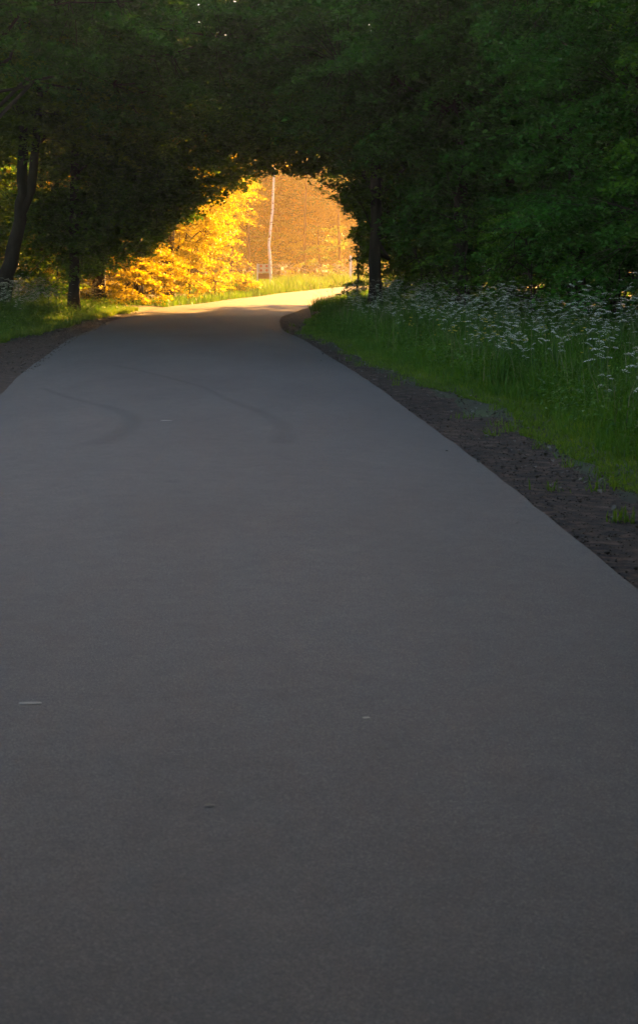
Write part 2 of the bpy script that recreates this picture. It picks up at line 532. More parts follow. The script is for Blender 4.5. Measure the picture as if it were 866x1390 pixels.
def grow(name, label, cat, base, trunk, blobs, seed, leaf='leaf', bark='bark', per=185, rad=.78, size=.145, dens=1.6,
         carve=True, nlimb=10, group=None, zmin=.25, flat=.065, extra_trunks=(), trunk_sides=12):
    """trunk: list of (x,y,z,r) in metres relative to base; blobs: (x,y,z,rx,ry,rz) world-relative to base"""
    r = np.random.default_rng(seed)
    bx, by = base
    bz = float(GH(bx, by))-.06
    root = empty(name, (bx, by, bz))
    tag(root, label, cat, group)
    mb = MB()
    allT = [trunk]+list(extra_trunks)
    for T in allT:
        P = [np.array(t[:3]) for t in T]
        Rr = [t[3] for t in T]
        # subdivide with wobble
        pts = []; rad_ = []
        for i in range(len(P)-1):
            for k in range(4):
                t = k/4
                pts.append(P[i]*(1-t)+P[i+1]*t+np.r_[r.normal(0, .05*Rr[i]*2, 2), 0]*(0 if i+k == 0 else 1))
                rad_.append(Rr[i]*(1-t)+Rr[i+1]*t)
        pts.append(P[-1]); rad_.append(Rr[-1])
        if T is trunk:
            rad_[0] *= 1.45; rad_[1] *= 1.08
        mb.tube(pts, rad_, trunk_sides, wob=.14, rs=r)
    mb.build('trunk', M[bark], root, smooth=True)
    # spray centres
    S = []
    for (cx, cy, cz, rx, ry, rz) in blobs:
        vol = 4/3*pi*rx*ry*rz
        n = int(vol*dens)
        q = r.normal(0, 1, (n, 3)); q /= np.linalg.norm(q, axis=1)[:, None]
        q *= (r.random(n)**(1/2.4))[:, None]
        S.append(q*[rx, ry, rz]+[cx, cy, cz])
    S = np.concatenate(S)
    S = S[S[:, 2] > zmin]
    # uneven outline: drop sprays in pockets
    pk = np.sin(S[:, 0]*1.9+seed)*np.sin(S[:, 1]*1.7+seed*2)*np.sin(S[:, 2]*2.1+seed*3)
    S = S[pk < .40]
    Wd = S+[bx, by, bz]
    if carve:
        S = S[~tunnel_clear(Wd)]
    if len(S) == 0:
        return root
    Lc = spray_leaves(S, r, per, rad, flat, size, center=(0, 0))
    if carve:
        Lc = Lc[~tunnel_clear(Lc+[bx, by, bz+.05])]
    Lc = Lc[Lc[:, 2] > .06]
    V, F = leaf_cloud(Lc, .6, size, r)
    # boughs: one per cluster of sprays
    k = min(nlimb, max(2, len(S)//12))
    cen = S[r.choice(len(S), k, replace=False)]
    for _ in range(3):
        D = ((S[:, None]-cen[None])**2).sum(-1)
        w = D.argmin(1)
        cen = np.array([S[w == i].mean(0) if (w == i).any() else cen[i] for i in range(k)])
    T = np.array([t[:3] for t in trunk]); TR = np.array([t[3] for t in trunk])
    for i in range(k):
        mem = S[w == i]
        if len(mem) == 0: continue
        c = cen[i]
        hd = math.hypot(c[0], c[1])
        Ti = allT[r.integers(len(allT))] if len(allT) > 1 else trunk
        Tt = np.array([t[:3] for t in Ti]); Tr = np.array([t[3] for t in Ti])
        z0 = np.clip(c[2]-.35*hd-.3, Tt[0, 2]+.4, Tt[-1, 2])
        s0 = np.array([np.interp(z0, Tt[:, 2], Tt[:, 0]), np.interp(z0, Tt[:, 2], Tt[:, 1]), z0])
        r0 = float(np.interp(z0, Tt[:, 2], Tr))*.42
        b = MB()
        pts = []; ln = np.linalg.norm(c-s0)
        for t in np.linspace(0, 1, 8):
            p = s0*(1-t)+c*t+np.array([0, 0, .16*ln*sin(pi*t)])+(r.normal(0, .045*ln, 3) if 0 < t < 1 else 0)
            pts.append(p)
        pts = np.array(pts)
        if carve:
            bad = tunnel_clear(pts+[bx, by, bz]); bad[0] = False
            pts[bad, 2] += .9
        rr = np.linspace(max(r0, .022), .012, 8)
        b.tube(pts, rr, 6)
        for s in mem[:: (1 if len(mem) < 60 else 2)]:
            j = int(((pts[1:]-s)**2).sum(1).argmin())+1
            q = pts[j]
            mid = (q+s)/2+r.normal(0, .06, 3)+[0, 0, .08]
            e = s+(s-q)*.25+[0, 0, -.05]
            b.tube([q, mid, s, e], [.013, .009, .006, .003], 3)
        b.build('branch', M['twig'], root)
    link('crown', np_mesh('crown', V, F), M[leaf], root)
    return root


def straight(h, r0, lean=(0, 0), r1=None):
    return [(0, 0, 0, r0), (lean[0]*.3, lean[1]*.3, h*.3, r0*.82), (lean[0]*.62, lean[1]*.62, h*.62, r0*.6), (lean[0], lean[1], h, r1 or r0*.25)]


# ---- the trees that make the arch
ROADW = 'broadleaf trees whose boughs close over the lane'
G_R = 'broadleaf trees of the dark wood right of the lane'
G_L = 'broadleaf trees of the wood left of the lane'
# right trunk at the mouth
grow('broadleaf_tree', 'dark straight trunk standing in white flowers at the right mouth of the leaf arch', 'tree', (1.46, 50), straight(11, .17, (.05, .2)),
     [(0.6, 1, 6.4, 3.4, 4.2, 4.3), (.35, 5.0, 2.5, 1.1, 3.0, 2.3), (1.6, 1.5, 3.0, 1.4, 3, 2.4), (-2.2, 4, 6.3, 3, 4, 2.8)], 101, nlimb=14)
# left leaning double trunk
lt = [(0, 0, 0, .27), (.22, 0, 1.1, .20), (.52, 0, 2.3, .17), (.62, 0, 3.2, .15), (.60, .1, 4.6, .12), (.7, .2, 9.5, .05)]
lt2 = [(.56, 0, 2.6, .12), (.86, 0, 3.3, .12), (.98, -.1, 4.4, .11), (1.3, -.2, 9, .04)]
grow('broadleaf_tree', 'dark leaning tree forking into two stems above the left verge', 'tree', (-8.35, 50), lt,
     [(.6, 0, 7.4, 3.2, 3.4, 3.0), (1.6, 1, 5.6, 2.0, 2.2, 1.2), (-1.2, 1.5, 5.0, 1.4, 2, 1.6)], 102, extra_trunks=[lt2], leaf='leaf_lush', dens=2.8)
grow('broadleaf_tree', 'dark upright tree with side branch, right of the forked leaning tree', 'tree', (-6.72, 52.5), straight(9.5, .15, (.1, .1)),
     [(.6, 0, 6.8, 2.8, 3.4, 3.6), (.9, 2, 3.6, 1.7, 3.0, 2.0), (-.6, 2.5, 3.0, 1.1, 2, 1.2)], 103, leaf='leaf', nlimb=12)
grow('broadleaf_tree', 'thin young tree between the forked trunk and the upright trunk', 'tree', (-8.75, 60), straight(7, .09, (.1, .1)),
     [(0, 0, 4.2, 1.7, 2, 2.6)], 104, leaf='leaf_lush')
arch = [
    # x, y, h, r, blobs, leaf, label
    (-6.6, 57.5, 11, .19, [(1.6, 0, 5.9, 3.6, 3.6, 3.6), (1.0, -4.2, 2.6, 2.9, 1.7, 2.3), (-.3, -4.4, 2.0, 2.3, 1.3, 1.8), (1.9, -4.0, 2.8, 2.0, 1.5, 1.9), (3.4, -3.8, 3.6, 1.6, 1.6, 1.5), (3.5, 0, 9.6, 3.4, 3.4, 2.0)], 'leaf', 'broadleaf tree whose low boughs hang over the left verge at the arch'),
    (-8.9, 45.5, 12, .18, [(4.6, 1, 7.8, 3.8, 3.8, 3.0)], 'leaf_cool', 'broadleaf tree reaching high over the lane in front of the arch'),
    (3.4, 45.5, 12, .19, [(-1.8, 0, 7.2, 3.6, 3.8, 3.4), (.3, 0, 4.0, 2.3, 3.2, 3.6)], 'leaf_cool', 'broadleaf tree whose crown leans over the lane before the right trunk'),
    (3.1, 54.5, 12, .2, [(-2.6, 0, 6.8, 3.6, 3.4, 3.0), (-.2, 0, 3.4, 1.8, 3.4, 3.2), (-3.2, 0, 9.6, 3.4, 3.4, 2.0)], 'leaf', 'broadleaf tree behind the right trunk, roofing the arch'),
    (-5.9, 62.0, 11, .17, [(1.8, -.4, 6.2, 3.2, 2.4, 2.6)], 'leaf', 'broadleaf tree at the far left end of the leaf arch'),
    (2.5, 58.5, 10, .15, [(-2.2, 0, 6.2, 3.0, 2.4, 2.5), (-.1, -.5, 3.2, 1.3, 2.2, 2.9)], 'leaf', 'broadleaf tree at the far right end of the leaf arch'),
    (4.6, 65.5, 12, .16, [(.2, 0, 6.2, 2.7, 2.2, 4.4), (.3, 0, 2.4, 1.9, 1.9, 2.2)], 'leaf', 'unseen broadleaf tree added behind the right wood to shade the left verge'),  # hidden behind the right wood, added to keep sun off the left verge
    (4.2, 69.5, 12, .16, [(.1, 0, 7.0, 2.4, 2.2, 4.2), (-2.4, 0, 7.3, 2.8, 2.2, 2.5)], 'leaf', 'unseen broadleaf tree added past the right wood, its crown shading the left verge'),  # also hidden and added, crown stretched left to cast more shade
    (-7.6, 40.0, 11, .17, [(1.2, 0, 8.2, 3.8, 3.6, 2.7)], 'leaf_cool', 'nearest broadleaf tree on the left, its crown filling the upper left'),
    (5.2, 38.5, 12, .18, [(-1.9, 0, 8.0, 3.8, 3.8, 3.0), (.2, 0, 3.8, 2.2, 3.2, 3.5)], 'leaf_cool', 'broadleaf tree in the wall of leaves behind the right verge'),
]
for i, (x, y, h, r, bl, lf, lab) in enumerate(arch):
    grow('broadleaf_tree', lab, 'tree', (x, y), straight(h, r, (.2 if x < 0 else -.2, .1)), bl, 200+i, leaf=lf, nlimb=12)

# right wall: trees with leaves to the ground
wall_r = [(5.6, 32.5), (7.1, 36), (6.9, 28.5), (8.2, 24.0), (9.0, 32), (4.9, 49), (6.6, 43.5), (5.4, 56)]
names_r = ['leafy tree in the right wood, left of its lightest boughs', 'leafy tree of the right wood behind the tallest cow parsley',
           'nearest leafy tree at the right edge of the wood', 'leafy tree beyond the right edge of the verge', None, None, None, None]
for i, (x, y) in enumerate(wall_r):
    a, b = RNG.uniform(-.4, .4, 2)
    grow('broadleaf_tree', names_r[i] or 'shadowed leafy tree inside the wood right of the lane', 'tree', (x, y), straight(11, .15, (a, b)),
         [(0, 0, 2.8, 2.3, 2.2, 2.9), (-.3, 0, 6.8, 2.9, 2.9, 3.6)], 300+i, leaf=('leaf_cool', 'leaf', 'leaf')[i % 3], group=G_R, size=.105)

# generic copies deeper in the woods
def copy_tree(src, x, y, rz, s, label, group, cat='tree'):
    c = src.copy(); C.objects.link(c)
    c.location = (x, y, float(GH(x, y))-.05); c.rotation_euler = (0, 0, rz); c.scale = (s, s, s)
    c['label'] = label; c['group'] = group; c['category'] = cat
    for ch in src.children:
        d = ch.copy(); C.objects.link(d); d.parent = c
    return c


gen = []
for i, (lf) in enumerate(('leaf', 'leaf_lush', 'leaf_cool')):
    gen.append(grow('broadleaf_tree', 'shadowed leafy tree inside the wood left of the lane', 'tree', [(-13.2, 58), (-10.8, 56), (-14.5, 52)][i],
                    straight(12, .17, (.3, .1)), [(0, 0, 7.4, 3.3, 3.3, 4.6), (.4, .2, 2.4, 2.4, 2.4, 2.3)], 400+i, leaf=lf, carve=False,
                    per=100, size=.17, rad=.62, dens=2.0, nlimb=9, group=G_L))
rr = random.Random(5)
LAB_L = 'shadowed leafy tree inside the wood left of the lane'
LAB_R = 'shadowed leafy tree inside the wood right of the lane'
for (x, y) in [(-12.6, 60), (-17.5, 63), (-13.5, 68), (-21, 56), (-21, 70), (-17, 34)]:
    copy_tree(gen[rr.randrange(3)], x, y, rr.uniform(0, 6.28), rr.uniform(.85, 1.15)*(1.5 if x < -13 else 1.0), LAB_L, G_L)
for (x, y) in [(8.8, 40), (9.5, 48), (8.2, 54), (12, 36), (12, 44), (13, 52), (16, 40), (17, 48), (20, 45), (11.5, 28), (15, 31), (19, 36), (12, 20), (17, 24), (22, 30), (10.5, 14), (15, 15),
               (25, 38), (20, 18), (26, 24), (9.5, 8), (14, 8), (6.6, -4), (6.9, 4), (6.5, -12), (20, 10), (8, 1), (11.5, 58), (24, 46), (7.6, 59.5), (30, 33), (28, 15), (18, 55), (29, 42), (22, 53), (14.5, 56), (26, 52), (33, 47), (33, 25), (36, 36), (38, 44), (31, 56), (14, 40), (25, 31)]:
    copy_tree(gen[rr.randrange(3)], x, y, rr.uniform(0, 6.28), rr.uniform(.9, 1.2)*(1.75 if x > 11 else 1.25), LAB_R, G_R)  # out-of-frame rows scaled taller to block low sun from the near lane

# understory shrubs
def shrub(x, y, bl, seed, leaf, label, group=None, size=.085, dens=9.0, per=80, rad=.30, carve=True):
    return grow('shrub', label, 'shrub', (x, y), straight(max(.6, bl[0][2]), .03), bl, seed, leaf=leaf, size=size, dens=dens, per=per, rad=rad,
                nlimb=5, group=group, zmin=.1, carve=carve, trunk_sides=6)


SH_L = 'green shrubs under the trees of the left wood'
for i, (x, y, rx, rz, lf) in enumerate([(-9.6, 53, 1.3, 1.5, 'leaf_lush'), (-7.6, 55.5, 1.1, 1.1, 'leaf_lush'), (-10.8, 50, 1.4, 1.6, 'leaf_lush'),
                                        (-8.4, 64, 1.6, 2.0, 'leaf_lush'), (-7.0, 60, 1.2, .9, 'leaf'), (-11, 62, 1.8, 2.4, 'leaf_lush')]):
    shrub(x, y, [(0, 0, rz*.95, rx, rx, rz)], 500+i, lf, 'fresh green shrub in the shade beneath the left trees', SH_L)
SH_R = 'shrubs filling the foot of the right wood'
for i, (x, y, rx, rz, lf) in enumerate([(4.1, 37, 1.1, 1.5, 'leaf'), (5.4, 34.5, 1.2, 1.7, 'leaf_cool'), (6.3, 31, 1.2, 1.7, 'leaf'), (3.2, 42, 1.0, 1.5, 'leaf'),
                                        (7.0, 26.5, 1.1, 1.5, 'leaf_cool'), (9.5, 36, 2.0, 2.0, 'leaf'), (8.6, 44, 2.0, 2.2, 'leaf'), (7.0, 50, 1.8, 2.2, 'leaf'), (11.0, 40, 2.0, 2.2, 'leaf'), (9.5, 51, 2.2, 2.2, 'leaf'), (5.2, 56, 2.0, 2.2, 'leaf'), (8.5, 57, 2.2, 2.4, 'leaf'), (12, 58, 2.4, 2.6, 'leaf'), (15.5, 55, 2.4, 2.6, 'leaf'), (9.0, 40, 1.8, 2.2, 'leaf'), (11.5, 46, 2.2, 2.4, 'leaf'), (12.5, 52, 2.2, 2.4, 'leaf'), (5.6, 46.5, 1.4, 1.8, 'leaf_cool'), (2.6, 48.5, .8, 1.2, 'leaf'), (3.9, 52, 1.2, 1.6, 'leaf')]):
    shrub(x, y, [(0, 0, rz*.95, rx, rx, rz)], 520+i, lf, 'dark leafy shrub at the foot of the right wood', SH_R)
# dry leaves blown against the verge
r = np.random.default_rng(97)
n = 420
y = r.uniform(5, 45, n); sd = r.random(n) < .75
x = np.where(sd, sr(y)-np.abs(r.normal(0, .35, n)), sl(y)+np.abs(r.normal(0, .35, n)))
x = np.where(sd, np.maximum(x, xr(y)-.25), np.minimum(x, xl(y)+.2))
V, F = leaf_cloud(np.stack([x, y, GH(x, y)+np.where((x < xr(y)) & (x > xl(y)), .034, .012)], -1), .3, .05, r, aspect=.7)
tag(link('leaf_litter', np_mesh('leaf_litter', V, F), M['drab']), kind='stuff')
# small dark twiggy bush right at the corner of the lane
shrub(1.15, 57.5, [(.1, 0, 1.2, .38, 1.0, 1.1), (.12, .3, 2.3, .42, .9, .8), (-.1, 0, .6, .4, .8, .5)], 540, 'leaf', 'small dark twiggy bush at the inside corner of the lane', rad=.22, per=40, dens=16, carve=False)

# ---- sunlit shrubs and trees at the left beyond the arch
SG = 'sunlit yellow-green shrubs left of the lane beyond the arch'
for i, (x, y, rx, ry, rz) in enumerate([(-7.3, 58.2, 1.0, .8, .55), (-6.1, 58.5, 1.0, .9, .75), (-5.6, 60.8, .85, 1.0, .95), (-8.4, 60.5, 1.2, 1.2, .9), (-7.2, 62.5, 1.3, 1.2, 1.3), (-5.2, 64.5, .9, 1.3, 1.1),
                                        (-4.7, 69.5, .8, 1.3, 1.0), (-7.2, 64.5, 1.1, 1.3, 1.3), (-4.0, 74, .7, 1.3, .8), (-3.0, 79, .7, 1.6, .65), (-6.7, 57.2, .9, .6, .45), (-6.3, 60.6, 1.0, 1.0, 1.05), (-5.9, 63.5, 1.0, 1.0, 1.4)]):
    shrub(x, y, [(0, 0, rz*.9, rx, ry, rz)], 560+i, 'leaf_sunlit', 'low glowing yellow shrub in the sun beside the lane beyond the arch', SG, size=.10, per=80, rad=.34, carve=False)
GT = [(-5.6, 71.5, [(1.0, 0, 4.6, 2.4, 2.6, 3.0), (.9, -1, 2.2, 1.0, 1.5, 1.2)], 'tree with brown trunk in the sun left of the lane, glowing yellow leaves', 'leaf_sunlit'),
      (-6.8, 77, [(1.2, 0, 5.2, 3.0, 2.8, 3.8), (1.5, 0, 2.4, 1.5, 2, 1.6)], 'second yellow-lit tree left of the lane past the arch', 'leaf_sunlit'),
      (-6.6, 67, [(1.6, 0, 5.2, 2.8, 2.4, 2.2)], 'yellow-lit tree whose leaves fringe the far top of the arch', 'leaf_sunlit'),
      (-5.6, 86, [(.4, 0, 4.4, 2.3, 2.6, 3.8)], 'hazy lit tree behind the yellow ones on the left', 'leaf_sunlit'),
      (-7.5, 95, [(0, 0, 5.6, 3.0, 3.0, 5.0)], 'tall hazy tree left of the birch', 'leaf_sunlit')]
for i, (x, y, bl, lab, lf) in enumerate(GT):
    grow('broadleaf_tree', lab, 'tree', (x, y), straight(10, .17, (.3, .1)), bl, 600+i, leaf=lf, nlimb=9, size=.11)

# ---- birch and clearing
bt = [(0, 0, 0, .10), (-.02, 0, 1.2, .085), (-.10, 0, 2.2, .08), (-.02, 0, 3.1, .075), (.10, 0, 4.2, .07), (.22, .1, 7, .055), (.3, .1, 11, .02)]
grow('birch_tree', 'slender white-barked birch standing in the sunlit clearing', 'birch', (-2.75, 109), bt, [(.3, 0, 8.5, 1.7, 1.7, 3.2)], 650, leaf='leaf_sunlit', bark='birch', carve=False, nlimb=8, size=.09, dens=.9)

FAR_G = 'hazy trees closing off the far side of the clearing'
far0 = grow('broadleaf_tree', 'hazy tree in the wall of trees behind the clearing', 'tree', (-3, 134), straight(17, .28, (.5, .2)),
            [(0, 0, 10.5, 4.6, 4.6, 7.2), (.4, 0, 3.4, 3.0, 3.0, 3.2)], 660, leaf='leaf', carve=False, size=.24, rad=1.25, per=130, dens=.42, flat=.05, nlimb=10, group=FAR_G)
far1 = grow('broadleaf_tree', 'hazy tree in the wall of trees behind the clearing', 'tree', (3.5, 136), straight(15, .24, (-.4, .2)),
            [(0, 0, 9, 4.4, 4.4, 6.4), (-.6, 0, 3, 2.6, 2.6, 2.8)], 661, leaf='leaf_sunlit', carve=False, size=.24, rad=1.25, per=130, dens=.42, flat=.05, nlimb=10, group=FAR_G)
for (x, y) in [(-9, 120), (-14, 115), (-20, 118), (-12, 106), (-17, 100), (-13, 90), (-11.5, 80), (-20, 88), (-27, 105), (-6, 143), (1, 144), (7, 150), (-1, 138), (-7, 136.5), (5.5, 143), (-3.5, 149), (9, 161), (3.5, 159), (-14, 138), (14, 172), (-11, 131), (-9.5, 153), (-6.6, 154), (-5.2, 146), (-2.2, 156), (1.2, 153), (4.4, 152), (-3.6, 141), (-8.2, 146), (-.5, 151),
               (-14, 128), (-24, 128), (-18, 76), (-27, 76), (4, 144), (-9, 145), (12, 205), (22, 214), (33, 208), (44, 216), (56, 208), (68, 214), (80, 205), (92, 212), (5, 215), (104, 200), (-6, 212)]:
    copy_tree((far0, far1)[rr.randrange(2)], x, y, rr.uniform(0, 6.28), rr.uniform(.85, 1.15), 'hazy tree in the wall of trees behind the clearing', FAR_G)
# slender trees standing free in front of that wall
for i, (x, y, h, bl, lf, lab) in enumerate([
        (-4.3, 119, 9, [(0, 0, 8.4, 1.6, 1.6, 2.4)], 'leaf', 'slim dark-stemmed tree left of the birch in the hazy clearing'),
        (-1.0, 124, 10, [(0, 0, 9.2, 1.9, 1.9, 2.6)], 'leaf', 'slim dark-stemmed tree just right of the birch in the hazy clearing'),
        (1.3, 118, 8, [(0, 0, 7.8, 1.6, 1.6, 2.2), (.1, 0, 3.0, .8, .8, 1.2)], 'leaf_lush', 'slim leafy tree near the white post in the hazy clearing'),
        (-5.3, 114, 4.5, [(0, 0, 2.7, 1.3, 1.3, 2.2)], 'leaf_sunlit', 'young round-headed tree glowing at the left of the hazy clearing'),
        (.1, 119, 3.6, [(0, 0, 2.2, 1.3, 1.2, 1.7)], 'leaf_lush', 'young bushy tree in the middle of the hazy clearing')]):
    grow('broadleaf_tree', lab, 'tree', (x, y), straight(h, .12, (.25 if i % 2 else -.2, .1)), bl, 670+i, leaf=lf, carve=False, nlimb=7, size=.15, rad=.6, per=90, dens=1.3)
# lower bushes in the clearing
CB = 'bushes in the sunlit meadow'
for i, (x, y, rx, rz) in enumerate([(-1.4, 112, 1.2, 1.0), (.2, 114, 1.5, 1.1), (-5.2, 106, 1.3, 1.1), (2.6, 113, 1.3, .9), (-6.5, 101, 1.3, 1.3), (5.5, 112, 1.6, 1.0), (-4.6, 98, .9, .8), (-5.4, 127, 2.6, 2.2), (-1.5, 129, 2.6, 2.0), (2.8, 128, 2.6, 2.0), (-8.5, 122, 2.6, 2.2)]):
    shrub(x, y, [(0, 0, rz*.9, rx, rx, rz)], 680+i, 'leaf_lush' if i % 2 else 'leaf_sunlit', 'soft bush in the sunlit meadow behind the lane', CB, size=.13, per=60, rad=.4, dens=1.8, carve=False)

# unseen trees added out of the frame to shade the lane near the camera
for (x, y) in [(-5.2, -2), (4.9, 1), (-5.4, 4), (5.0, -6), (-6.9, 1), (-6.6, -7), (-6.4, -15)]:
    copy_tree(gen[rr.randrange(3)], x, y, rr.uniform(0, 6.28), 1.15, 'unseen leafy tree added beside the viewer to shade the near lane', 'unseen trees added beside the viewer to shade the near lane')
OV = 'unseen tall trees added over the viewer to shade the near lane'
OVL = 'unseen tall leafy tree added over the viewer to shade the near lane'
ov = grow('broadleaf_tree', OVL, 'tree', (-4.7, -1), straight(13, .2, (1.2, .1)), [(2.6, 0, 9.5, 3.4, 3.4, 2.2)], 480, leaf='leaf', carve=False, per=100, size=.17, rad=.62, dens=1.6, nlimb=9, group=OV)  # unseen overhanging crown, added to darken the nearest asphalt
for (x, y, rz) in [(4.2, 1.5, pi), (-4.9, 5, .2), (4.4, -5, pi), (-4.6, -8, .1), (4.0, -12, pi)]:
    copy_tree(ov, x, y, rz, 1.05, OVL, OV)
FG2 = 'unseen trees added beside the viewer to block horizon light'  # added ring of unseen trees that keeps bare horizon light off the lane
for k in range(26):
    a = radians(100+k*13.0)
    R_ = 42+rr.uniform(-5, 6)
    x, y = R_*cos(a), R_*sin(a)
    if y > 30 or y < -8: continue
    if xl(y)-4 < x < xr(y)+4: continue
    copy_tree(gen[rr.randrange(3)], x, y, rr.uniform(0, 6.28), rr.uniform(1.0, 1.3), 'unseen leafy tree added beside the viewer to block horizon light', FG2)

# ------------------------------------------------------------------ grass
def blades(name, xs, ys_, hs, mat, seed, w=.006, lean=.35, stuff=True):
    r = np.random.default_rng(seed)
    n = len(xs)
    a = r.random(n)*2*pi
    z = GH(xs, ys_)-.03
    base = np.stack([xs, ys_, z], -1)
    dirn = np.stack([np.cos(a), np.sin(a), 0*a], -1)
    fa = r.random(n)*2*pi
    side = np.stack([np.cos(fa), np.sin(fa), 0*fa], -1)
    ww = (w*r.uniform(.7, 1.5, n))[:, None]
    hh = hs[:, None]
    ln = (np.abs(r.normal(0, lean, n)))[:, None]*hh
    up = np.array([0, 0, 1.0])
    m1 = base+up*hh*.55+dirn*ln*.3
    tip = base+up*hh*(1-.25*np.minimum(ln/hh, 1))+dirn*ln
    V = np.stack([base-side*ww, base+side*ww, m1+side*ww*.8, m1-side*ww*.8, tip+side*ww*.12, tip-side*ww*.12], 1).reshape(-1, 3)
    b = (np.arange(n)*6)[:, None]
    F = np.concatenate([b+[0, 1, 2, 3], b+[3, 2, 4, 5]], 0)
    o = link(name, np_mesh(name, V, F), M[mat])
    if stuff:
        tag(o, kind='stuff')
    return o


def scatter_right(n, y0, y1, width, r, pw=1.0, inner=0.0):
    # denser towards the viewer
    y = y0+(y1-y0)*r.random(n)**1.25
    x = sr(y)+rag(y, .07)+inner+r.random(n)**pw*width
    return x, y


r = np.random.default_rng(31)
# fringe, short and fresh, at the shoulder
x, y = scatter_right(62000, 1, 60, .9, r, 1.6, -.06)
d = x-sr(y)
blades('grass', x, y, (.05+.10*np.clip(d/.8, 0, 1))*r.uniform(.6, 1.5, len(x)), 'grass_fresh', 32, w=.005, lean=.6)
# verge proper
x, y = scatter_right(175000, 1, 62, 6.0, r, 1.15, .25)
d = x-sr(y)
clump = .75+.5*np.sin(x*3.3+1)*np.sin(y*2.1)+.25*np.sin(x*9+y*5)
hh = (.12+.26*np.clip(d/2.2, 0, 1))*np.clip(clump, .45, 1.5)*r.uniform(.6, 1.35, len(x))
keep = x < 9.5
blades('grass', x[keep], y[keep], hh[keep], 'grass', 33, w=.0055, lean=.4)
# taller tufts half way
nc = 420
cy = 4+44*r.random(nc)**.9; cx = sr(cy)+r.uniform(.5, 3.4, nc)
x = np.repeat(cx, 60)+r.normal(0, .11, nc*60); y = np.repeat(cy, 60)+r.normal(0, .11, nc*60)
blades('grass', x, y, np.repeat(r.uniform(.3, .62, nc), 60)*r.uniform(.6, 1.1, nc*60), 'grass', 34, w=.006, lean=.45)
# weeds creeping onto the grit
nc = 70
cy = r.uniform(11, 45, nc); cx = sr(cy)-np.abs(r.normal(0, .22, nc))
x = np.repeat(cx, 26)+r.normal(0, .045, nc*26); y = np.repeat(cy, 26)+r.normal(0, .06, nc*26)
blades('grass_tufts', x, y, r.uniform(.03, .11, nc*26), 'grass_fresh', 44, w=.004, lean=.7)
# straw-coloured seed stalks
x = r.uniform(.6, 5.5, 700); y = r.uniform(13, 46, 700); x = sr(y)+x*.8
blades('dry_grass', x, y, r.uniform(.5, .85, 700), 'straw', 35, w=.003, lean=.25)
# left verge
n = 60000
y = r.uniform(30, 57, n); x = sl(y)-rag(y+5, .08)*-1-r.random(n)**1.2*6.0
d = sl(y)-x
blades('grass', x, y, (.10+.24*np.clip(d/2, 0, 1))*r.uniform(.6, 1.4, n), 'grass', 36, w=.0065, lean=.4)
x = sl(y)+rag(y+5, .08)+.06-r.random(n)**1.5*1.0
blades('grass', x[:22000], y[:22000], r.uniform(.05, .16, 22000), 'grass_fresh', 37, w=.006, lean=.5)
# meadow beyond the lane
n = 60000
y = r.uniform(78, 122, n); x = r.uniform(-9, 16, n)
lim = np.interp(y, [60, 79, 88, 94, 99, 102.5, 105, 106], [-4.5, -2.3, -.9, .1, 1.2, 3.2, 15, 40])
k = (x < lim) | (y > 106)
x, y = x[k], y[k]
blades('meadow_grass', x, y, r.uniform(.3, .8, len(x))*(.7+.4*np.sin(x*1.3)*np.sin(y*.9)), 'grass', 38, w=.014, lean=.3)
n = 5000
y = r.uniform(60, 90, n); x = xl(y)-.25-r.random(n)**1.4*1.6
blades('meadow_grass', x, y, r.uniform(.08, .35, n), 'grass', 39, w=.009, lean=.4)
# inside of the bend, right
n = 26000
y = r.uniform(56, 80, n); x = xr(y)+.25+r.random(n)**1.2*5
blades('grass', x, y, r.uniform(.15, .45, n), 'grass', 40, w=.009, lean=.4)


# ------------------------------------------------------------------ flowers
def parsley_mesh(seed):
    """returns (stem mesh, umbel mesh, leaf mesh)"""
    r = np.random.default_rng(seed)
    h = r.uniform(.72, 1.05)
    st = MB(); heads = []
    lean = r.normal(0, .06, 2)
    top = np.array([lean[0], lean[1], h])
    st.tube([(0, 0, 0), (lean[0]*.4, lean[1]*.4, h*.5), tuple(top)], [.006, .005, .003], 4)
    heads.append(top)
    for k in range(r.integers(4, 8)):
        t = r.uniform(.45, .8)
        p = np.array([lean[0]*t, lean[1]*t, h*t])
        a = r.random()*2*pi; L_ = r.uniform(.14, .32)
        e = p+np.array([cos(a)*L_*.75, sin(a)*L_*.75, L_*r.uniform(.7, 1.2)])
        st.tube([p, (p+e)/2+[0, 0, -.02], e], [.003, .0025, .002], 3)
        heads.append(e)
    UM = []
    for hd in heads:
        V = []; F = []
        R_ = r.uniform(.034, .058)
        tilt = r.normal(0, .3, 2)
        for j in range(r.integers(10, 15)):
            a = j*2.4; q = R_*math.sqrt((j+.5)/13)
            c = hd+np.array([cos(a)*q, sin(a)*q, .03-.3*q+cos(a)*q*tilt[0]+sin(a)*q*tilt[1]])
            st.tube([hd, c], [.001, .001], 3)
            s = r.uniform(.007, .011)
            b = len(V); V.append(c+[0, 0, s*.55])
            m = 6
            for i in range(m):
                t = 2*pi*i/m+r.random()*.3
                V.append(c+np.array([cos(t)*s, sin(t)*s, r.normal(0, s*.25)]))
            for i in range(m):
                F.append((b, b+1+i, b+1+(i+1) % m))
        um = np_mesh('umbel', np.array(V), np.array(F)); um.materials.append(M['umbel']); UM.append(um)
    stm = st.mesh('stem')
    # ferny leaves low down
    n = 230
    a = r.random(n)*2*pi; q = r.uniform(.02, .24, n)
    cen = np.stack([np.cos(a)*q, np.sin(a)*q, r.uniform(.08, .55, n)*h], -1)
    Vl, Fl = leaf_cloud(cen, .5, .038, r, aspect=.45)
    lf = np_mesh('foliage', Vl, Fl)
    stm.materials.append(M['stem']); lf.materials.append(M['grass'])
    return stm, UM, lf


PM = [parsley_mesh(700+i) for i in range(7)]


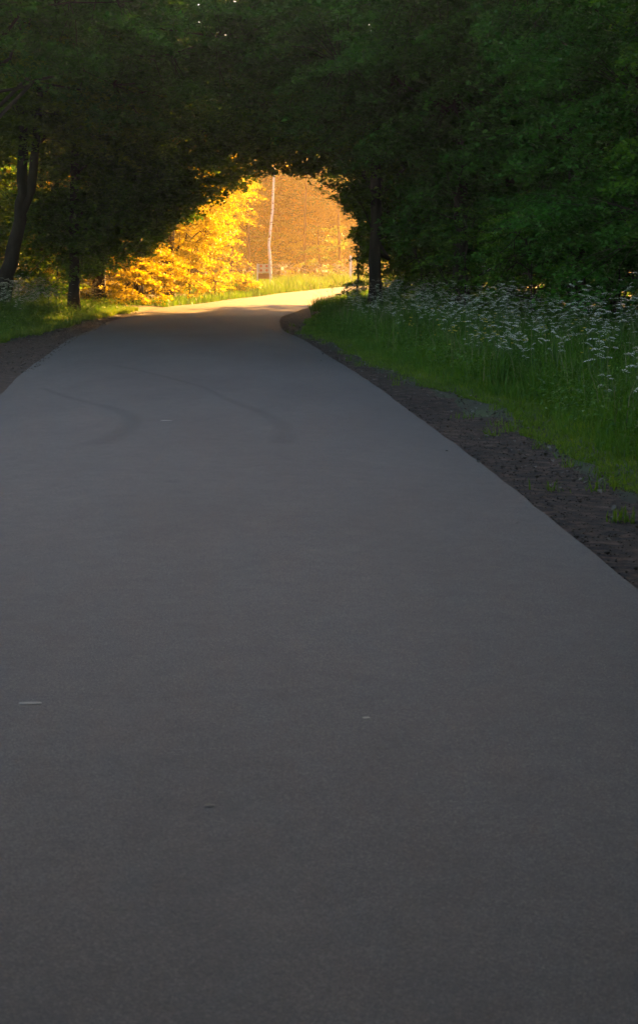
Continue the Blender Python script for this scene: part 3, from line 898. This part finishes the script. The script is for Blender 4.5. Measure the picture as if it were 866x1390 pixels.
def place_parsley(x, y, s, label, group, rnd):
    stm, umb, lf = PM[rnd.randrange(len(PM))]
    t = empty('cow_parsley', (x, y, float(GH(x, y))-.02), rnd.uniform(0, 6.28))
    t.scale = (s, s, s)
    tag(t, label, 'wildflower', group)
    link('stem', stm, None, t); [link('umbel', u_, None, t) for u_ in umb]; link('foliage', lf, None, t)


rd_ = random.Random(77)
DR = []
for k in range(17):
    y = 24+30*((k+.5)/17)
    DR.append((float(sr(y))+rd_.uniform(*((1.5, 4.6) if y < 40 else (.9, 3.4))), y))
GRP_P = 'white cow parsley flowering on the right verge'
for k in range(190):
    if k < 45:                        # scattered near plants
        y = rd_.uniform(15.5, 27); x = float(sr(y))+rd_.uniform(.7, 1.0+(y-14)*.14); s = rd_.uniform(.55, .85)
    elif k < 95:
        y = rd_.uniform(26, 44); x = float(sr(y))+rd_.uniform(.9, 3.0); s = rd_.uniform(.6, .9)
    else:                             # deep drift along the foot of the wood
        y = rd_.uniform(23, 55); b = float(sr(y))
        w0, w1 = (2.2, 4.9) if y < 40 else (.9, 3.6)
        x = b+rd_.uniform(w0, w1); s = rd_.uniform(.75, 1.2)
        if k % 4:                     # most stand in drifts
            cx_, cy_2 = DR[rd_.randrange(len(DR))]
            x = cx_+rd_.gauss(0, .35); y = cy_2+rd_.gauss(0, 1.1)
    place_parsley(x, y, s, 'white cow parsley plant flowering in the grass on the right verge', GRP_P, rd_)
for k in range(64):
    y = rd_.uniform(43, 57); x = float(sl(y))-rd_.uniform(.7, 3.0)
    place_parsley(x, y, rd_.uniform(.75, 1.15), 'white cow parsley plant flowering on the left verge below the forked tree', 'white cow parsley flowering on the left verge', rd_)
for k in range(12):
    y = rd_.uniform(56, 66); x = float(xr(y))+rd_.uniform(.7, 2.4)
    place_parsley(x, y, rd_.uniform(.6, .9), 'cow parsley plant at the inside of the bend behind the right trunk', 'cow parsley at the bend', rd_)
for k in range(60):
    y = rd_.uniform(104, 116); x = rd_.uniform(-5.5, 7)
    if x > float(np.interp(y, [94, 99, 102.5, 105, 106], [.1, 1.2, 3.2, 15, 40]))-.3: continue
    place_parsley(x, y, rd_.uniform(1.0, 1.4), 'sunlit white cow parsley in the meadow across the lane', 'cow parsley in the sunlit meadow', rd_)


def flower_mass(name, xs, ys_, zs, seed, s0=.009):
    r = np.random.default_rng(seed)
    n = len(xs); per = 11
    c = np.repeat(np.stack([xs, ys_, GH(xs, ys_)+zs], -1), per, 0)
    a = np.tile(np.arange(per)*2.4, n); q = np.tile(np.sqrt((np.arange(per)+.5)/per), n)*np.repeat(r.uniform(.03, .055, n), per)
    c = c+np.stack([np.cos(a)*q, np.sin(a)*q, -.3*q], -1)
    V, F = leaf_cloud(c, .3, s0*2, r, aspect=.95)
    tag(link(name, np_mesh(name, V, F), M['umbel']), kind='stuff')


r = np.random.default_rng(90)
y = r.uniform(20, 52, 1500); x = sr(y)+np.where(y < 40, r.uniform(2.0, 5.2, 1500), r.uniform(.9, 3.8, 1500))
q = r.integers(0, len(DR), 900); DA = np.array(DR)
x[:900] = DA[q, 0]+r.normal(0, .4, 900); y[:900] = DA[q, 1]+r.normal(0, 1.2, 900)
flower_mass('cow_parsley_drift', x, y, r.uniform(.4, .95, 1500), 91)
y = r.uniform(43, 57, 700); x = sl(y)-r.uniform(.9, 3.2, 700)
flower_mass('cow_parsley_drift', x, y, r.uniform(.45, 1.0, 700), 92)
y = r.uniform(106, 117, 900); x = r.uniform(-4.5, 9, 900)
flower_mass('meadow_flowers', x, y, r.uniform(.5, 1.15, 900), 93, .02)


# low broad-leaved herbs between the grasses
def herbs(name, x, y, zmax, seed, size, mat):
    r = np.random.default_rng(seed)
    z = GH(x, y)+zmax*r.random(len(x))**.8
    V, F = leaf_cloud(np.stack([x, y, z], -1), .6, size, r, aspect=.5)
    tag(link(name, np_mesh(name, V, F), M[mat]), kind='stuff')


nc = 1500
cy = r.uniform(12, 56, nc); cx = sr(cy)+.3+4.8*r.random(nc)
x = np.repeat(cx, 34)+r.normal(0, .13, nc*34); y = np.repeat(cy, 34)+r.normal(0, .13, nc*34)
herbs('ground_herbs', x, y, .34, 94, .055, 'grass')
nc = 800
cy = r.uniform(34, 60, nc); cx = sl(cy)-.3-5*r.random(nc)
x = np.repeat(cx, 30)+r.normal(0, .14, nc*30); y = np.repeat(cy, 30)+r.normal(0, .14, nc*30)
herbs('ground_herbs', x, y, .34, 95, .06, 'grass')


def buttercup_mesh(seed):
    r = np.random.default_rng(seed)
    h = r.uniform(.35, .5)
    st = MB(); e = np.array([r.normal(0, .03), r.normal(0, .03), h])
    st.tube([(0, 0, 0), tuple(e*.5+[.01, 0, 0]), tuple(e)], [.002, .002, .0015], 3)
    V = [e]; F = []
    for k in range(5):
        a = k*2*pi/5
        d = np.array([cos(a), sin(a), 0]); s = np.array([-sin(a), cos(a), 0])
        b = len(V)
        V += [e+d*.009-s*.007+[0, 0, .003], e+d*.018-s*.005+[0, 0, .010], e+d*.018+s*.005+[0, 0, .010], e+d*.009+s*.007+[0, 0, .003]]
        F += [(0, b, b+3), (b, b+1, b+2), (b, b+2, b+3)]
    m1 = st.mesh('stem'); m1.materials.append(M['stem'])
    m2 = np_mesh('petals', np.array(V), np.array(F)); m2.materials.append(M['yellow'])
    return m1, m2


BM = [buttercup_mesh(800+i) for i in range(4)]
for k in range(120):
    if k < 80:
        y = rd_.gauss(29, 3.5); x = float(sr(y))+abs(rd_.gauss(1.6, .6))
    else:
        y = rd_.uniform(17, 46); x = float(sr(y))+rd_.uniform(.8, 3.5)
    t = empty('buttercup', (x, y, float(GH(x, y))-.02), rd_.uniform(0, 6.28))
    s = rd_.uniform(.9, 1.35); t.scale = (s, s, s)
    tag(t, 'small yellow buttercup among the grasses of the right verge', 'wildflower', 'yellow buttercups on the right verge')
    a, b = BM[k % 4]
    link('stem', a, None, t); link('flower', b, None, t)

# ------------------------------------------------------------------ sign and post in the clearing
sg = empty('notice_board', (-2.62, 91, 0), radians(8))
tag(sg, 'small pale board on two posts with four red roundels beside the birch', 'sign')
for sx in (-1, 1):
    b = MB(); b.box(sx*.30-.03, sx*.30+.03, -.03, .03, -.1, 1.24); b.build('post', M['white_paint'], sg, bevel=.006)
b = MB(); b.box(-.268, .268, -.02, .012, .80, 1.22); bd = b.build('board', M['board'], sg, bevel=.004)
for i, (x, z) in enumerate([(-.13, 1.12), (.14, 1.12), (-.13, .92), (.14, .92)]):
    b = MB(); b.tube([(x, -.0295, z), (x, -.0235, z)], [.062, .062], 20)
    b.build('roundel', M['roundel'], bd)
b = MB(); b.box(-.268, .268, -.016, .010, .52, .77); b.build('lower_panel', M['brown'], sg, bevel=.004)

ps = empty('roadside_post', (1.78, 108.2, 0), 0)
tag(ps, 'short white post in the meadow at the bend of the lane', 'post')
b = MB(); b.tube([(0, 0, -.1), (0, 0, 1.55)], [.075, .07], 10); b.build('shaft', M['white_paint'], ps, smooth=False)
b = MB(); b.tube([(0, 0, 1.553), (0, 0, 1.62)], [.08, .03], 10); b.build('cap', M['white_paint'], ps)

# ------------------------------------------------------------------ small litter on the asphalt
def road_z1(x, y):
    t = (x-float(xl(y)))/(float(xr(y))-float(xl(y)))
    return float(H(x, y))+.02+.035*(1-(2*t-1)**2)


def fleck(x, y, L_, W_2, rz, m, label, name='fallen_leaf'):
    n = 12; V = [(0, 0, .0015)]; r5 = random.Random(int(x*1000+y*77))
    for i in range(n):
        a = 2*pi*i/n
        k = (abs(cos(a))**.6*.25+.75)*r5.uniform(.8, 1.1)
        V.append((cos(a)*L_/2*k, sin(a)*W_2/2*k, r5.random()*.001))
    F = [(0, 1+i, 1+(i+1) % n) for i in range(n)]
    me = bpy.data.meshes.new(name); me.from_pydata(V, [], F); me.update()
    o = link(name, me, M[m]); o.location = (x, y, road_z1(x, y)+.0015); o.rotation_euler = (0, 0, rz)
    tag(o, label, 'leaf')


fleck(-1.01, 6.70, .085, .05, .1, 'cream_leaf', 'pale flat leaf lying near the left on the asphalt')
fleck(.16, 6.50, .03, .03, .5, 'cream_leaf', 'tiny pale leaf scrap on the asphalt right of the middle')
fleck(-.31, 5.45, .03, .04, 1.2, 'drab', 'small grey leaf scrap on the nearest asphalt')
fleck(.89, 9.75, .07, .02, 2.6, 'drab', 'dull curled leaf on the asphalt toward the right')
fleck(-.03, 10.2, .035, .03, .3, 'drab', 'small dull leaf on the asphalt in the middle of the lane')
fleck(-1.47, 18.5, .13, .09, .0, 'cream_leaf', 'pale scrap on the asphalt between the two dark scuffs')

# ------------------------------------------------------------------ haze
hz = MB(); hz.box(-1300, 1300, -1300, 1300, -1.2, 32)
hm, nt, out = new_mat('haze')
pv = nt.nodes.new('ShaderNodeVolumePrincipled')
pv.inputs['Color'].default_value = (1.0, 0.80, 0.50, 1)
pv.inputs['Density'].default_value = 0.0010
pv.inputs['Anisotropy'].default_value = 0.8
nt.links.new(pv.outputs[0], out.inputs['Volume'])
ho = hz.build('haze', hm); tag(ho, kind='stuff')

# ------------------------------------------------------------------ light
AZ, EL = radians(22), radians(16.5)      # azimuth measured from straight ahead towards the right
w = bpy.data.worlds.new('World'); scene.world = w; w.use_nodes = True
nt = w.node_tree; nt.nodes.clear()
wo = nt.nodes.new('ShaderNodeOutputWorld'); bg = nt.nodes.new('ShaderNodeBackground'); sk = nt.nodes.new('ShaderNodeTexSky')
sk.sky_type = 'NISHITA'; sk.sun_disc = False; sk.sun_elevation = EL; sk.sun_rotation = AZ
sk.air_density = 1.0; sk.dust_density = 1.0; sk.ozone_density = 1.0
bg.inputs['Strength'].default_value = 0.05
nt.links.new(sk.outputs[0], bg.inputs[0]); nt.links.new(bg.outputs[0], wo.inputs[0])
sun = bpy.data.lights.new('sun', 'SUN'); sun.energy = 5.0; sun.angle = radians(.5); sun.color = (1.0, .46, .10)
so = bpy.data.objects.new('sun', sun); C.objects.link(so)
from mathutils import Vector
dv = Vector((sin(AZ)*cos(EL), cos(AZ)*cos(EL), sin(EL)))
so.rotation_euler = dv.to_track_quat('Z', 'Y').to_euler()
so.location = (30, 30, 60)

# ------------------------------------------------------------------ camera
cd = bpy.data.cameras.new('camera'); cam = bpy.data.objects.new('camera', cd); C.objects.link(cam)
cam.location = (0, 0, CAM_H); cam.rotation_euler = (radians(90), 0, 0)
cd.sensor_fit = 'VERTICAL'; cd.sensor_height = 36; cd.lens = 36*FOC
cd.shift_y = -(695-347)/1390.0
cd.clip_start = .05; cd.clip_end = 4000
cd.dof.use_dof = True; cd.dof.focus_distance = 40; cd.dof.aperture_fstop = 11
scene.camera = cam

scene.view_settings.view_transform = 'Standard'; scene.view_settings.look = 'None'
scene.view_settings.gamma = 1; scene.view_settings.exposure = 3.45
cy_ = scene.cycles
cy_.use_denoising = True
cy_.max_bounces = 6; cy_.diffuse_bounces = 3; cy_.glossy_bounces = 2; cy_.transmission_bounces = 3; cy_.transparent_max_bounces = 6; cy_.volume_bounces = 0
cy_.sample_clamp_indirect = 6
scene.render.use_persistent_data = False
